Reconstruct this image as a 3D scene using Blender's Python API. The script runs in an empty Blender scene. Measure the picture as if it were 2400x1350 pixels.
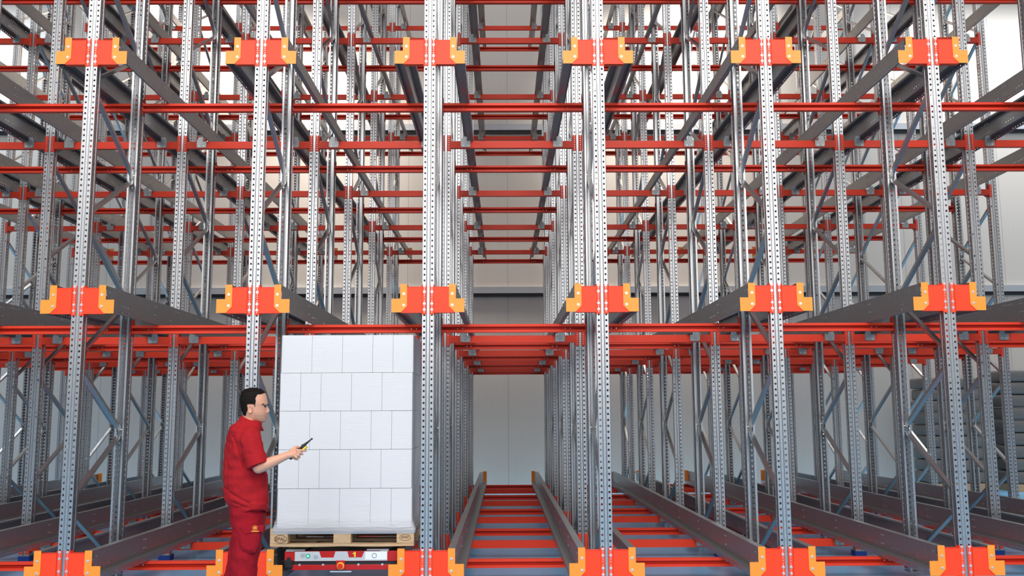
import bpy, bmesh, math, random
from mathutils import Vector, Matrix
random.seed(7)
PI = math.pi
scene = bpy.context.scene
col = scene.collection

# ------------------------------------------------------------------ measures
P = 1.5                 # bay pitch
DEPTH = 2.3903          # pitch of the frames in depth
FRAME = 1.1182          # depth of one frame
FLOOR = 0.045
LEV = [0.480, 2.697, 4.921, 7.145, 9.369]     # top of the rail at each level
NCOL = 11
def colx(c): return (c - 5.5) * P
def sty(k): return DEPTH * (k // 2) + (FRAME if k % 2 else 0.0)
FPX, PITCH, YAW, ROLL, CAMD, CAMX, CAMZ = 2217.3, 0.1339, 0.0095, -0.0048, 8.0923, -0.1044, 1.5715

# ------------------------------------------------------------------ camera
cam_data = bpy.data.cameras.new('camera')
cam = bpy.data.objects.new('camera', cam_data)
col.objects.link(cam)
cam_data.sensor_width = 36.0
cam_data.lens = FPX / 2400.0 * 36.0
cam_data.clip_end = 200
cam.matrix_world = (Matrix.Translation((CAMX, -CAMD, CAMZ)) @ Matrix.Rotation(-YAW, 4, 'Z')
                    @ Matrix.Rotation(PI / 2 + PITCH, 4, 'X') @ Matrix.Rotation(ROLL, 4, 'Z'))
scene.camera = cam

# ------------------------------------------------------------------ world, lights, exposure
world = bpy.data.worlds.new('world'); scene.world = world; world.use_nodes = True
nt = world.node_tree; nt.nodes.clear()
wo = nt.nodes.new('ShaderNodeOutputWorld'); bg = nt.nodes.new('ShaderNodeBackground')
tc = nt.nodes.new('ShaderNodeTexCoord'); sx = nt.nodes.new('ShaderNodeSeparateXYZ'); rp = None
nt.links.new(tc.outputs['Generated'], sx.inputs[0])
def ramp(stops):
    r = nt.nodes.new('ShaderNodeValToRGB'); e = r.color_ramp.elements
    e[0].position, e[0].color = stops[0][0], (*stops[0][1], 1); e[1].position, e[1].color = stops[-1][0], (*stops[-1][1], 1)
    for p_, c_ in stops[1:-1]:
        q_ = e.new(p_); q_.color = (*c_, 1)
    mr_ = nt.nodes.new('ShaderNodeMapRange'); mr_.inputs['From Min'].default_value = -1
    nt.links.new(sx.outputs['Z'], mr_.inputs['Value']); nt.links.new(mr_.outputs[0], r.inputs[0]); return r
# the open hall in front of the rack: bright rooflights above, grey walls lower down; darker towards the sides
front = ramp(((0.0, (0.05, 0.06, 0.08)), (0.5, (0.07, 0.075, 0.085)), (0.56, (0.16, 0.17, 0.19)), (0.63, (1.15, 1.15, 1.15)), (0.8, (1.5, 1.5, 1.5)), (1.0, (0.45, 0.46, 0.48))))
side = ramp(((0.0, (0.01, 0.01, 0.012)), (0.5, (0.015, 0.015, 0.017)), (0.62, (0.03, 0.031, 0.034)), (0.8, (0.15, 0.155, 0.165)), (1.0, (0.45, 0.46, 0.48))))
mf = nt.nodes.new('ShaderNodeMapRange'); mf.interpolation_type = 'SMOOTHSTEP'
mf.inputs['From Min'].default_value = 0.2; mf.inputs['From Max'].default_value = -0.75
nt.links.new(sx.outputs['Y'], mf.inputs['Value'])
mw = nt.nodes.new('ShaderNodeMix'); mw.data_type = 'RGBA'
nt.links.new(mf.outputs[0], mw.inputs[0]); nt.links.new(side.outputs[0], mw.inputs[6]); nt.links.new(front.outputs[0], mw.inputs[7])
nt.links.new(mw.outputs[2], bg.inputs[0]); nt.links.new(bg.outputs[0], wo.inputs[0])
bg.inputs[1].default_value = 1.0

def area(name, loc, target, sx_, sy_, power, color=(1, 1, 1), spread=180):
    d = bpy.data.lights.new(name, 'AREA'); d.shape = 'RECTANGLE'; d.size = sx_; d.size_y = sy_; d.energy = power; d.color = color; d.spread = math.radians(spread)
    o = bpy.data.objects.new(name, d); col.objects.link(o); o.location = loc
    o.rotation_euler = (Vector(target) - Vector(loc)).to_track_quat('-Z', 'Y').to_euler()
    return o
area('hall_lamp', (0, -9.0, 9.5), (0, -2, 1.0), 16, 5, 1050, (1, 0.985, 0.96))
area('added_low_fill', (0, -15, 5.5), (0, 3, 0.0), 18, 4, 650, (1.0, 0.99, 0.97))  # low front fill, added to brighten the floor and lower rack; no real window
area('added_wall_fill', (-5.6, 11.5, 11.8), (-5.2, 12.5, 8.3), 5.5, 0.7, 330, (1, 0.91, 0.80), 60)  # unseen warm fill, added to brighten the upper wall
area('added_wall_fill', (4.0, 11.5, 11.8), (3.8, 12.5, 8.3), 4.0, 0.7, 270, (1, 0.91, 0.80), 60)  # its warm partner on the right, likewise added for the upper wall
area('added_wall_fill', (11.5, 11.2, 11.5), (11.5, 12.5, 6.5), 6.0, 0.8, 250, (0.96, 0.98, 1), 90)  # cool fill out of view, added to lift the right end of the wall
area('added_wall_fill', (-13.0, 11.2, 11.5), (-13.0, 12.5, 6.5), 5.0, 0.8, 230, (0.80, 0.91, 1), 90)  # bluish fill out of view, added to lift the left end of the wall

scene.view_settings.view_transform = 'Standard'
scene.view_settings.look = 'None'
scene.view_settings.exposure = 0.0
scene.view_settings.gamma = 1.0
scene.view_settings.use_curve_mapping = False

# ------------------------------------------------------------------ materials
def mat(name, color, rough=0.5, metal=0.0, var=0.0, vscale=8.0, bump=0.0, bscale=30.0, coat=0.0, spec=0.5, stretch=None):
    m = bpy.data.materials.new(name); m.use_nodes = True
    n = m.node_tree; b = n.nodes['Principled BSDF']
    b.inputs['Base Color'].default_value = (*color, 1)
    b.inputs['Roughness'].default_value = rough
    b.inputs['Metallic'].default_value = metal
    b.inputs['Coat Weight'].default_value = coat
    b.inputs['Specular IOR Level'].default_value = spec
    if var or bump:
        t = n.nodes.new('ShaderNodeTexCoord'); mp = n.nodes.new('ShaderNodeMapping')
        n.links.new(t.outputs['Object'], mp.inputs[0])
        if stretch: mp.inputs['Scale'].default_value = stretch
    if var:
        no = n.nodes.new('ShaderNodeTexNoise'); no.inputs['Scale'].default_value = vscale; no.inputs['Detail'].default_value = 3
        n.links.new(mp.outputs[0], no.inputs['Vector'])
        mx = n.nodes.new('ShaderNodeMix'); mx.data_type = 'RGBA'
        mx.inputs[6].default_value = tuple(max(0, c * (1 - var)) for c in color) + (1,)
        mx.inputs[7].default_value = tuple(min(1, c * (1 + var)) for c in color) + (1,)
        n.links.new(no.outputs['Fac'], mx.inputs[0]); n.links.new(mx.outputs[2], b.inputs['Base Color'])
    if bump:
        nb = n.nodes.new('ShaderNodeTexNoise'); nb.inputs['Scale'].default_value = bscale; nb.inputs['Detail'].default_value = 3
        n.links.new(mp.outputs[0], nb.inputs['Vector'])
        bn = n.nodes.new('ShaderNodeBump'); bn.inputs['Strength'].default_value = bump; bn.inputs['Distance'].default_value = 0.02
        n.links.new(nb.outputs['Fac'], bn.inputs['Height']); n.links.new(bn.outputs[0], b.inputs['Normal'])
    return m
M = {}
M['galv'] = mat('galvanised_steel', (0.52, 0.52, 0.53), 0.33, 0.98, 0.16, 55)
M['galv2'] = mat('galvanised_rail_steel', (0.37, 0.372, 0.375), 0.40, 0.88, 0.15, 30)
M['bracesteel'] = mat('galvanised_brace_steel', (0.56, 0.55, 0.54), 0.24, 0.97, 0.1, 40)
M['red'] = mat('red_powder_coat', (0.84, 0.050, 0.018), 0.42, 0.0, 0.04, 6, spec=0.3)
M['redbright'] = mat('bright_red_powder_coat', (0.95, 0.060, 0.018), 0.42, 0.0, 0.03, 6, spec=0.3)
M['orange'] = mat('orange_powder_coat', (1.0, 0.30, 0.03), 0.42, 0.0, 0.03, 6)
M['zinc'] = mat('zinc_bolt', (0.80, 0.81, 0.83), 0.28, 0.75)
M['bluepad'] = mat('blue_pad', (0.01, 0.05, 0.30), 0.5)
M['wood'] = mat('pallet_wood', (0.55, 0.36, 0.20), 0.75, 0, 0.35, 9, 0.15, 20, stretch=(1, 8, 8))
M['black'] = mat('black_plastic', (0.012, 0.012, 0.013), 0.45)
M['dark'] = mat('dark_grey_steel', (0.06, 0.062, 0.068), 0.5, 0.3)
M['box'] = mat('white_cardboard', (0.80, 0.755, 0.745), 0.55, 0, 0.03, 3, 0.05, 12)
M['stack'] = mat('grey_wrapped_goods', (0.17, 0.16, 0.15), 0.5, 0, 0.35, 3, 0.5, 6)

# floor: blue glossy resin with faint cloudy wear
m = mat('blue_resin_floor', (0.22, 0.52, 0.93), 0.28, 0.0, 0.30, 1.3, 0.04, 3, spec=0.22, stretch=(1, 0.35, 1)); M['floor'] = m
# wall: white sandwich panels, vertical joints every 1.1 m
m = mat('white_wall_panel', (0.56, 0.525, 0.485), 0.30, 0.0); M['wall'] = m
n = m.node_tree; b = n.nodes['Principled BSDF']
t = n.nodes.new('ShaderNodeTexCoord'); s = n.nodes.new('ShaderNodeSeparateXYZ'); n.links.new(t.outputs['Object'], s.inputs[0])
def mth(n, op, a, bb, c=None):
    q = n.nodes.new('ShaderNodeMath'); q.operation = op
    for i, v in enumerate((a, bb, c)):
        if v is None: continue
        if isinstance(v, (int, float)): q.inputs[i].default_value = v
        else: n.links.new(v, q.inputs[i])
    return q.outputs[0]
fr = mth(n, 'FRACT', mth(n, 'DIVIDE', mth(n, 'ADD', s.outputs['X'], 50.05), 1.1), 0)
seam = mth(n, 'LESS_THAN', mth(n, 'ABSOLUTE', mth(n, 'SUBTRACT', fr, 0.5), 0), 0.007)
rib = mth(n, 'LESS_THAN', mth(n, 'FRACT', mth(n, 'MULTIPLY', fr, 11), 0), 0.10)
dk = mth(n, 'ADD', mth(n, 'MULTIPLY', seam, 0.45), mth(n, 'MULTIPLY', rib, 0.05))
mx = n.nodes.new('ShaderNodeMix'); mx.data_type = 'RGBA'; n.links.new(dk, mx.inputs[0])
mx.inputs[6].default_value = (0.56, 0.525, 0.485, 1); mx.inputs[7].default_value = (0.15, 0.15, 0.16, 1)
n.links.new(mx.outputs[2], b.inputs['Base Color'])
# the pallet cap of stretch film
m = bpy.data.materials.new('stretch_film'); m.use_nodes = True; M['film'] = m
n = m.node_tree; b = n.nodes['Principled BSDF']; out = n.nodes['Material Output']
b.inputs['Base Color'].default_value = (0.55, 0.57, 0.62, 1); b.inputs['Roughness'].default_value = 0.12; b.inputs['Specular IOR Level'].default_value = 0.9
tr = n.nodes.new('ShaderNodeBsdfTransparent'); ms = n.nodes.new('ShaderNodeMixShader')
t = n.nodes.new('ShaderNodeTexCoord'); mp = n.nodes.new('ShaderNodeMapping'); n.links.new(t.outputs['Object'], mp.inputs[0]); mp.inputs['Scale'].default_value = (1.5, 1.5, 14)
no = n.nodes.new('ShaderNodeTexNoise'); no.inputs['Scale'].default_value = 5; no.inputs['Detail'].default_value = 4; n.links.new(mp.outputs[0], no.inputs['Vector'])
bn = n.nodes.new('ShaderNodeBump'); bn.inputs['Strength'].default_value = 0.35; bn.inputs['Distance'].default_value = 0.02
n.links.new(no.outputs['Fac'], bn.inputs['Height']); n.links.new(bn.outputs[0], b.inputs['Normal'])
# more wraps, so denser, over the pallet's edge
sp = n.nodes.new('ShaderNodeSeparateXYZ'); n.links.new(t.outputs['Object'], sp.inputs[0])
md = n.nodes.new('ShaderNodeMapRange'); md.interpolation_type = 'SMOOTHSTEP'; md.inputs['From Min'].default_value = 0.74; md.inputs['From Max'].default_value = 0.64
md.inputs['To Min'].default_value = 0.20; md.inputs['To Max'].default_value = 0.62; n.links.new(sp.outputs['Z'], md.inputs['Value']); n.links.new(md.outputs[0], ms.inputs[0])
n.links.new(tr.outputs[0], ms.inputs[1]); n.links.new(b.outputs[0], ms.inputs[2]); n.links.new(ms.outputs[0], out.inputs[0])

# ------------------------------------------------------------------ mesh helpers
class MB:
    def __init__(s): s.v = []; s.f = []
    def add(s, vs, fs):
        o = len(s.v); s.v += [tuple(q) for q in vs]; s.f += [tuple(i + o for i in f) for f in fs]; return s
    def box(s, x0, x1, y0, y1, z0, z1):
        return s.add([(x0, y0, z0), (x1, y0, z0), (x1, y1, z0), (x0, y1, z0), (x0, y0, z1), (x1, y0, z1), (x1, y1, z1), (x0, y1, z1)],
                     [(0, 3, 2, 1), (4, 5, 6, 7), (0, 1, 5, 4), (1, 2, 6, 5), (2, 3, 7, 6), (3, 0, 4, 7)])
    def prism(s, poly, axis, a0, a1):
        """poly: 2-D points; axis 'x': (y,z), 'y': (x,z), 'z': (x,y)"""
        def pt(p, a): return {'x': (a, p[0], p[1]), 'y': (p[0], a, p[1]), 'z': (p[0], p[1], a)}[axis]
        n = len(poly)
        vs = [pt(p, a0) for p in poly] + [pt(p, a1) for p in poly]
        fs = [tuple(range(n)), tuple(range(2 * n - 1, n - 1, -1))] + [(i, i + n, (i + 1) % n + n, (i + 1) % n) for i in range(n)]
        return s.add(vs, fs)
    def cyl(s, c, d, r0, r1, L, n=10):
        d = Vector(d).normalized(); u = d.orthogonal().normalized(); w = d.cross(u); c = Vector(c)
        vs = [c + (u * math.cos(2 * PI * i / n) + w * math.sin(2 * PI * i / n)) * r0 for i in range(n)]
        vs += [c + d * L + (u * math.cos(2 * PI * i / n) + w * math.sin(2 * PI * i / n)) * r1 for i in range(n)]
        fs = [tuple(range(n - 1, -1, -1)), tuple(range(n, 2 * n))] + [(i, (i + 1) % n, (i + 1) % n + n, i + n) for i in range(n)]
        return s.add(vs, fs)
    def path(s, pts, a0, a1, axis='z'):
        """open sheet: polyline pts swept along axis"""
        def pt(p, a): return {'x': (a, p[0], p[1]), 'y': (p[0], a, p[1]), 'z': (p[0], p[1], a)}[axis]
        n = len(pts)
        return s.add([pt(p, a0) for p in pts] + [pt(p, a1) for p in pts], [(i, i + 1, i + 1 + n, i + n) for i in range(n - 1)])
    def strip(s, o, U, V, w, pitch, n, ru, rv, hole=lambda i: True, v0=0.5):
        """strip of n cells along V, width w along U (centred on o), an eight-sided hole per cell"""
        o = Vector(o); U = Vector(U); V = Vector(V)
        for i in range(n):
            c = o + V * (pitch * (i + v0)); a = w / 2; b = pitch / 2
            ring = [(-a, -b), (0, -b), (a, -b), (a, 0), (a, b), (0, b), (-a, b), (-a, 0)]
            if hole(i):
                ang = [math.atan2(q[1] / b, q[0] / a) for q in ring]
                vs = [c + U * q[0] + V * q[1] for q in ring] + [c + U * (ru * math.cos(t)) + V * (rv * math.sin(t)) for t in ang]
                s.add(vs, [(j, (j + 1) % 8, (j + 1) % 8 + 8, j + 8) for j in range(8)])
            else:
                s.add([c + U * q[0] + V * q[1] for q in ring], [tuple(range(8))])
        return s
    def mesh(s, name, material, thick=0.0, bevel=0.0, smooth=False):
        me = bpy.data.meshes.new(name); me.from_pydata(s.v, [], s.f)
        bm = bmesh.new(); bm.from_mesh(me)
        bmesh.ops.remove_doubles(bm, verts=bm.verts, dist=1e-5)
        bmesh.ops.recalc_face_normals(bm, faces=bm.faces)
        if thick: bmesh.ops.solidify(bm, geom=bm.faces[:], thickness=thick)
        if bevel:
            bmesh.ops.bevel(bm, geom=[e for e in bm.edges if len(e.link_faces) == 2 and e.calc_face_angle(0) > 0.6], offset=bevel, segments=2, affect='EDGES', profile=0.6)
        if smooth:
            for f in bm.faces: f.smooth = True
        bm.to_mesh(me); bm.free()
        if material: me.materials.append(M[material] if isinstance(material, str) else material)
        return me
def link(name, data, parent=None, loc=(0, 0, 0), rotz=0.0):
    o = bpy.data.objects.new(name, data); col.objects.link(o); o.location = loc
    if rotz: o.rotation_euler = (0, 0, rotz)
    if parent: o.parent = parent
    return o
def tag(o, label, cat, group=None, kind=None):
    o['label'] = label; o['category'] = cat
    if group: o['group'] = group
    if kind: o['kind'] = kind
    return o
def struct(name, me, loc=(0, 0, 0), label=None):
    o = link(name, me, None, loc); o['kind'] = 'structure'
    if label: o['label'] = label
    return o
def seen(x, y, z, mx_=250, my_=200):
    """is the point inside the photograph, with a margin in pixels"""
    v = cam.matrix_world.inverted() @ Vector((x, y, z))
    if v.z > -0.3: return False
    u = 1200 + FPX * v.x / -v.z; w = 675 - FPX * v.y / -v.z
    return -mx_ < u < 2400 + mx_ and -my_ < w < 1350 + my_

# ------------------------------------------------------------------ the hall
struct('floor', MB().box(-18, 18, -22, 13.0, -0.3 + FLOOR, FLOOR).mesh('floor', 'floor'))
WY = 12.5
struct('wall_back', MB().box(-18, 18, WY, WY + 0.15, FLOOR, 14).mesh('wall_back', 'wall'))
for nm_, x0_ in (('wall_left', -18.15), ('wall_right', 18.0)):
    struct(nm_, MB().box(x0_, x0_ + 0.15, -4.0, 12.65, FLOOR, 14).mesh(nm_, 'wall'))
M['ledge'] = mat('grey_wall_ledge', (0.42, 0.44, 0.47), 0.4, 0.2)
for i, z in enumerate((4.28, 7.96)):
    struct('trim_and_shadow_%d' % (i + 1), MB().box(-18, 18, WY - 0.10, WY - 0.002, z - 0.06, z + 0.08).mesh('trim_and_shadow', 'ledge'))
    struct('trim_and_shadow_%d' % (i + 3), MB().box(-18, 18, WY - 0.06, WY - 0.002, z - 0.13, z - 0.06).mesh('trim_and_shadow', 'black'))  # black strip standing in for the shadow line beneath the ledge

# ------------------------------------------------------------------ words for the labels
LW = ['lowest', 'second', 'third', 'fourth', 'fifth']
NW = ['no', 'one', 'two', 'three', 'four', 'five', 'six', 'seven', 'eight']
OW = ['first', 'second', 'third', 'fourth', 'fifth', 'sixth']
def baywords(b):            # the loaded pallet stands in bay 4
    d = b - 4
    return "in the pallet's bay" if d == 0 else '%s bay%s %s of pallet' % (NW[abs(d)], '' if abs(d) == 1 else 's', 'right' if d > 0 else 'left')
def colwords(c):            # column lines 4 and 5 stand left and right of the pallet
    if c <= 4: return 'beside worker, left of pallet' if c == 4 else '%s line%s left of worker' % (NW[4 - c], '' if c == 3 else 's')
    return 'directly right of pallet' if c == 5 else '%s line%s right of pallet' % (NW[c - 4], 's')

# ------------------------------------------------------------------ upright frames
HP = 10.6; N = int(HP / 0.05)
mb = MB()
for s_ in (-1, 1):
    mb.strip((s_ * 0.0325, 0, 0), (1, 0, 0), (0, 0, 1), 0.035, 0.05, N, 0.0095, 0.0105)
    mb.strip((s_ * 0.05, 0.045, 0), (0, 1, 0), (0, 0, 1), 0.04, 0.05, N, 0.009, 0.0105)
    mb.path([(s_ * 0.05, 0), (s_ * 0.05, 0.025)], 0, N * 0.05)
    mb.path([(s_ * 0.05, 0.065), (s_ * 0.05, 0.078), (s_ * 0.044, 0.088), (s_ * 0.044, 0.105), (s_ * 0.026, 0.105)], 0, N * 0.05)
mb.path([(-0.015, 0), (-0.011, 0.010), (0.011, 0.010), (0.015, 0)], 0, N * 0.05)
post_me = mb.mesh('post', 'galv', thick=0.0022)
foot_me = MB().box(-0.062, 0.062, -0.010, 0.115, 0, 0.054).mesh('foot_pad', 'bluepad')
base_me = MB().box(-0.060, 0.060, -0.012, 0.118, 0.054, 0.060).mesh('base_plate', 'galv2')
def brace_me(dz, dy):
    """C member from (0,0,0) to (0,dy,dz)"""
    L = math.hypot(dz, dy); mb = MB()
    mb.path([(-0.012, 0.015), (-0.020, 0.015), (-0.020, -0.015), (0.020, -0.015), (0.020, 0.015), (0.012, 0.015)], 0, L)
    for v in (0.03, L - 0.03): mb.cyl((-0.027, 0, v), (1, 0, 0), 0.009, 0.009, 0.054, 8)
    me = mb.mesh('brace', 'bracesteel', thick=0.002)
    d = Vector((0, dy, dz)).normalized(); x = Vector((1, 0, 0)); y = d.cross(x)
    me.transform(Matrix((x, y, d)).transposed().to_4x4())
    return me
YF, YR = 0.075, FRAME - 0.075
fn = [0.83 + 1.228 * i for i in range(9)]; rn = [1.43 + 1.2345 * i for i in range(8)]
segs = [((YR, 0.24), (YF, fn[0] - 0.05))]
for i in range(8):
    segs.append(((YF, fn[i] + 0.05), (YR, rn[i] - 0.012)))
    segs.append(((YR, rn[i] + 0.012), (YF, fn[i + 1] - 0.05)))
brace_meshes = [(s_, brace_me(s_[1][1] - s_[0][1], s_[1][0] - s_[0][0])) for s_ in segs]
for k in range(5):
    for c in range(NCOL):
        x, y = colx(c), DEPTH * k
        root = link('upright_frame', None, None, (x, y, FLOOR))
        tag(root, 'galvanised rack frame with zigzag braces, %s row from front, %s' % (OW[k], colwords(c)), 'rack frame', 'upright frames of the pallet rack')
        for yy, rz in ((0, 0), (FRAME, PI)):
            link('post', post_me, root, (0, yy, 0.06), rz)
            b_ = link('base_plate', base_me, root, (0, yy, 0), rz)
            if yy == 0: link('foot_pad', foot_me, root, (0, yy, 0), rz)['label'] = 'blue foot pad'
        for (a_, b_), me in brace_meshes:
            link('brace', me, root, (0, a_[0], a_[1] - FLOOR))

# ------------------------------------------------------------------ crossbeams
BH = 0.080
def c_section(y_web, y_lip, lip=0.024):
    return [(y_lip, -lip), (y_lip, 0), (y_web, 0), (y_web, -BH), (y_lip, -BH), (y_lip, -BH + lip)]
body_ch = MB().path(c_section(-0.004, -0.062), 0.052, P - 0.052, 'x').mesh('beam_body', 'red', thick=0.002)
body_fl = MB().path(c_section(-0.006, 0.044), 0.052, P - 0.052, 'x').mesh('beam_body', 'red', thick=0.002)
def connector(side, face, ytab):
    """plate on the post face (y=face sign) with a tab beside the post; side 1 = left post of the bay"""
    mb = MB(); s_ = side
    x0, x1 = sorted((s_ * 0.015, s_ * 0.055))
    ya, yb = (-0.005, -0.0005) if face < 0 else (0.0005, 0.005)
    mb.box(x0, x1, ya, yb, -0.115, 0.070)
    x0, x1 = sorted((s_ * 0.0525, s_ * 0.0565))
    mb.box(x0, x1, min(ytab, ya), max(ytab, yb), -0.105, 0.060)
    return mb
conn = {}
for kind, face, tab in (('flat', -1, 0.044), ('channel', 1, -0.050)):
    for side in (1, -1):
        me = connector(side, face, tab).mesh('connector_plate', 'red')
        b_ = MB()
        for zz in (0.055, 0.03, 0.005, -0.02, -0.045, -0.07, -0.095):
            b_.cyl((side * 0.033, -0.004 if face < 0 else 0.004, zz), (0, -1 if face < 0 else 1, 0), 0.0065 if zz in (-0.07, -0.095) else 0.0045, 0.004, 0.005, 8)
        conn[kind, side] = (me, b_.mesh('rivets', 'zinc'))
# grey clip that ties a rail to a flat beam
def clip(side):
    mb = MB(); pts = [(0.17, -0.080 + 0.02), (0.18, -0.080 + 0.008), (0.27, -0.080 + 0.008), (0.28, -0.080 + 0.02), (0.28, 0.0), (0.238, 0.0), (0.238, 0.05), (0.19, 0.05), (0.17, 0.0)]
    mb.prism([(side * a, b) for a, b in pts], 'y', -0.014, -0.0105)
    x0, x1 = sorted((side * 0.17, side * 0.174)); mb.box(x0, x1, -0.0105, 0.10, -0.0, 0.05 if False else 0.0008)
    return mb.mesh('rail_clip', 'galv2')
clips = {s_: clip(s_) for s_ in (1, -1)}
rail_bolt_me = MB().cyl((0, 0, 0), (0, -1, 0), 0.007, 0.006, 0.006, 8).mesh('bolt', 'zinc')
for l in range(5):
    for k in range(1, 10):
        for b in range(10):
            y = sty(k); z = LEV[l] - 0.246
            if l >= 3 and not any(seen(colx(b) + t * P, y, z) for t in (0, 0.5, 1)): continue
            flat = (k % 2 == 0)
            kind = 'flat' if flat else 'channel'
            root = link('flat_crossbeam' if flat else 'channel_crossbeam', None, None, (colx(b), y, z))
            lab = ('red flat-faced crossbeam, %s level, front of frame row %s, %s' if flat else 'red open-channel crossbeam, %s level, back of frame row %s, %s') % (
                LW[l], NW[k // 2 + 1], baywords(b))
            tag(root, lab, 'crossbeam', ('flat red crossbeams' if flat else 'open channel red crossbeams') + ' on the %s level' % LW[l])
            link('beam_body', body_fl if flat else body_ch, root)
            for side, xo in ((1, 0), (-1, P)):
                me, rv = conn[kind, side]
                cp = link('connector_plate', me, root, (xo, 0, 0)); link('rivets', rv, cp)
                if flat:
                    rc = link('rail_clip', clips[side], root, (xo, 0, 0)); rc['label'] = 'grey steel clip'
                    for a_ in (0.20, 0.25): link('bolt', rail_bolt_me, rc, (side * a_, -0.014, -0.052))
                else:
                    for a_ in (0.20, 0.25): link('bolt', rail_bolt_me, root, (xo + side * a_, -0.007, -0.040))

# ------------------------------------------------------------------ shuttle rails (z = 0 is the rail top)
RL = 4 * DEPTH + FRAME + 0.10; NR = int(RL / 0.05); RL = NR * 0.05
def rail(side):
    mb = MB(); s_ = side
    mb.path([(s_ * 0.185, -0.022), (s_ * 0.180, -0.004), (s_ * 0.240, -0.004), (s_ * 0.240, -0.025)], 0, RL, 'y')
    mb.strip((s_ * 0.240, 0, -0.040), (0, 0, 1), (0, 1, 0), 0.030, 0.05, NR, 0.0045, 0.006, lambda i: i % 22 in (4, 5, 6, 7, 12, 13, 14))
    mb.path([(s_ * 0.240, -0.055), (s_ * 0.240, -0.130)], 0, RL, 'y')
    mb.strip((s_ * 0.240, 0, -0.145), (0, 0, 1), (0, 1, 0), 0.030, 0.05, NR, 0.0045, 0.006, lambda i: i % 22 in (3, 4, 5, 6, 7, 8, 9, 15, 16, 17, 18))
    mb.path([(s_ * 0.240, -0.160), (s_ * 0.240, -0.190), (s_ * 0.313, -0.190), (s_ * 0.313, -0.200)], 0, RL, 'y')
    mb.strip((s_ * 0.313, 0, -0.215), (0, 0, 1), (0, 1, 0), 0.030, 0.05, NR, 0.006, 0.007, lambda i: i % 22 not in (0, 1, 11))
    mb.path([(s_ * 0.313, -0.230), (s_ * 0.313, -0.241), (s_ * 0.295, -0.241)], 0, RL, 'y')
    for k in range(0, 10):            # bolt heads on the web
        for zz in (-0.055, -0.135):
            for dy in (0.0, 0.045):
                mb.cyl((s_ * 0.2405, max(0.06, sty(k) + dy), zz), (s_, 0, 0), 0.007, 0.005, 0.006, 6)
    return mb.mesh('rail_profile', 'galv2', thick=0.0)
rails = {s_: rail(s_) for s_ in (1, -1)}
def stop(side):
    mb = MB(); x0, x1 = sorted((side * 0.243, side * 0.313))
    return mb.box(x0, x1, RL - 0.03, RL, -0.189, 0.012).mesh('end_stop', 'orange', bevel=0.003)
stops = {s_: stop(s_) for s_ in (1, -1)}
for l in range(5):
    for c in range(NCOL):
        for side in (1, -1):
            b = c if side == 1 else c - 1
            if b < 0 or b > 9: continue
            x, z = colx(c), LEV[l]
            y1 = RL
            if l >= 3 and not any(seen(x, yy, z) for yy in (RL, RL * 0.8, RL * 0.6)): continue
            root = link('shuttle_rail', None, None, (x, 0.004, z))
            tag(root, 'grey perforated shuttle rail, %s level, %s side of %s' % (LW[l], 'left' if side == 1 else 'right',
                "the pallet's bay" if b == 4 else 'the lane ' + baywords(b)), 'rail', 'shuttle rails on the %s level' % LW[l])
            link('rail_profile', rails[side], root)
            link('end_stop', stops[side], root)['label'] = 'orange end stop'

# ------------------------------------------------------------------ red brackets with orange entry guides at the rack face
def arm(side):
    mb = MB(); s_ = side
    mb.prism([(s_ * 0.054, -0.022), (s_ * 0.232, -0.022), (s_ * 0.232, -0.244), (s_ * 0.054, -0.244)], 'y', -0.010, -0.006)
    x0, x1 = sorted((s_ * 0.054, s_ * 0.232))
    mb.box(x0, x1, -0.010, 0.045, -0.026, -0.0215)
    mb.box(x0, x1, -0.010, 0.045, -0.248, -0.2435)
    return mb.mesh('arm_plate', 'redbright')
def fixing(side):
    mb = MB(); x0, x1 = sorted((side * 0.0145, side * 0.055))
    mb.box(x0, x1, -0.0055, -0.0006, -0.262, -0.004)
    x0, x1 = sorted((side * 0.0525, side * 0.057)); mb.box(x0, x1, -0.0055, 0.05, -0.262, -0.004)
    for zz in (-0.035, -0.048, -0.085, -0.10, -0.118, -0.14, -0.154, -0.19, -0.204, -0.242): mb.cyl((side * 0.0325, -0.0054, zz), (0, -1, 0), 0.004, 0.004, 0.0025, 8)
    me = mb.mesh('fixing_plate', 'redbright'); me.materials.append(M['zinc'])
    for p in me.polygons:
        if p.center.y < -0.0058: p.material_index = 1
    return me
def guide(side):
    s_ = side
    poly = [(0.180, 0), (0.2395, 0), (0.2395, -0.126), (0.313, -0.126), (0.313, -0.2445), (0.232, -0.2445), (0.180, -0.192)]
    return MB().prism([(s_ * a, b) for a, b in poly], 'y', -0.016, -0.0105).mesh('entry_guide', 'orange')
bolt_me = MB().cyl((0, 0, 0), (0, -1, 0), 0.0115, 0.0115, 0.003, 14).cyl((0, -0.003, 0), (0, -1, 0), 0.0085, 0.0055, 0.006, 10).mesh('bolt', 'zinc')
arms = {s_: (arm(s_), fixing(s_), guide(s_)) for s_ in (1, -1)}
for l in range(3):
    for c in range(NCOL):
        for side in (-1, 1):
            if (c == 0 and side == -1) or (c == 10 and side == 1): continue
            x, z = colx(c), LEV[l]
            root = link('rail_bracket', None, None, (x, 0, z))
            tag(root, 'red bracket with orange guide, %s level, %s side of post, %s' % (LW[l], 'left' if side < 0 else 'right', colwords(c).replace('beside worker, left of pallet', 'beside worker')), 'bracket', 'rail brackets on the rack face')
            A, F, G = arms[side]
            link('arm_plate', A, root)
            f = link('fixing_plate', F, root)
            for zz in (-0.014, -0.066, -0.169, -0.221): link('bolt', bolt_me, f, (side * 0.0325, -0.0055, zz))
            g = link('entry_guide', G, root); g['label'] = 'orange guide plate'
            for zz in (-0.085, -0.182): link('bolt', bolt_me, g, (side * 0.208, -0.016, zz))

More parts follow.
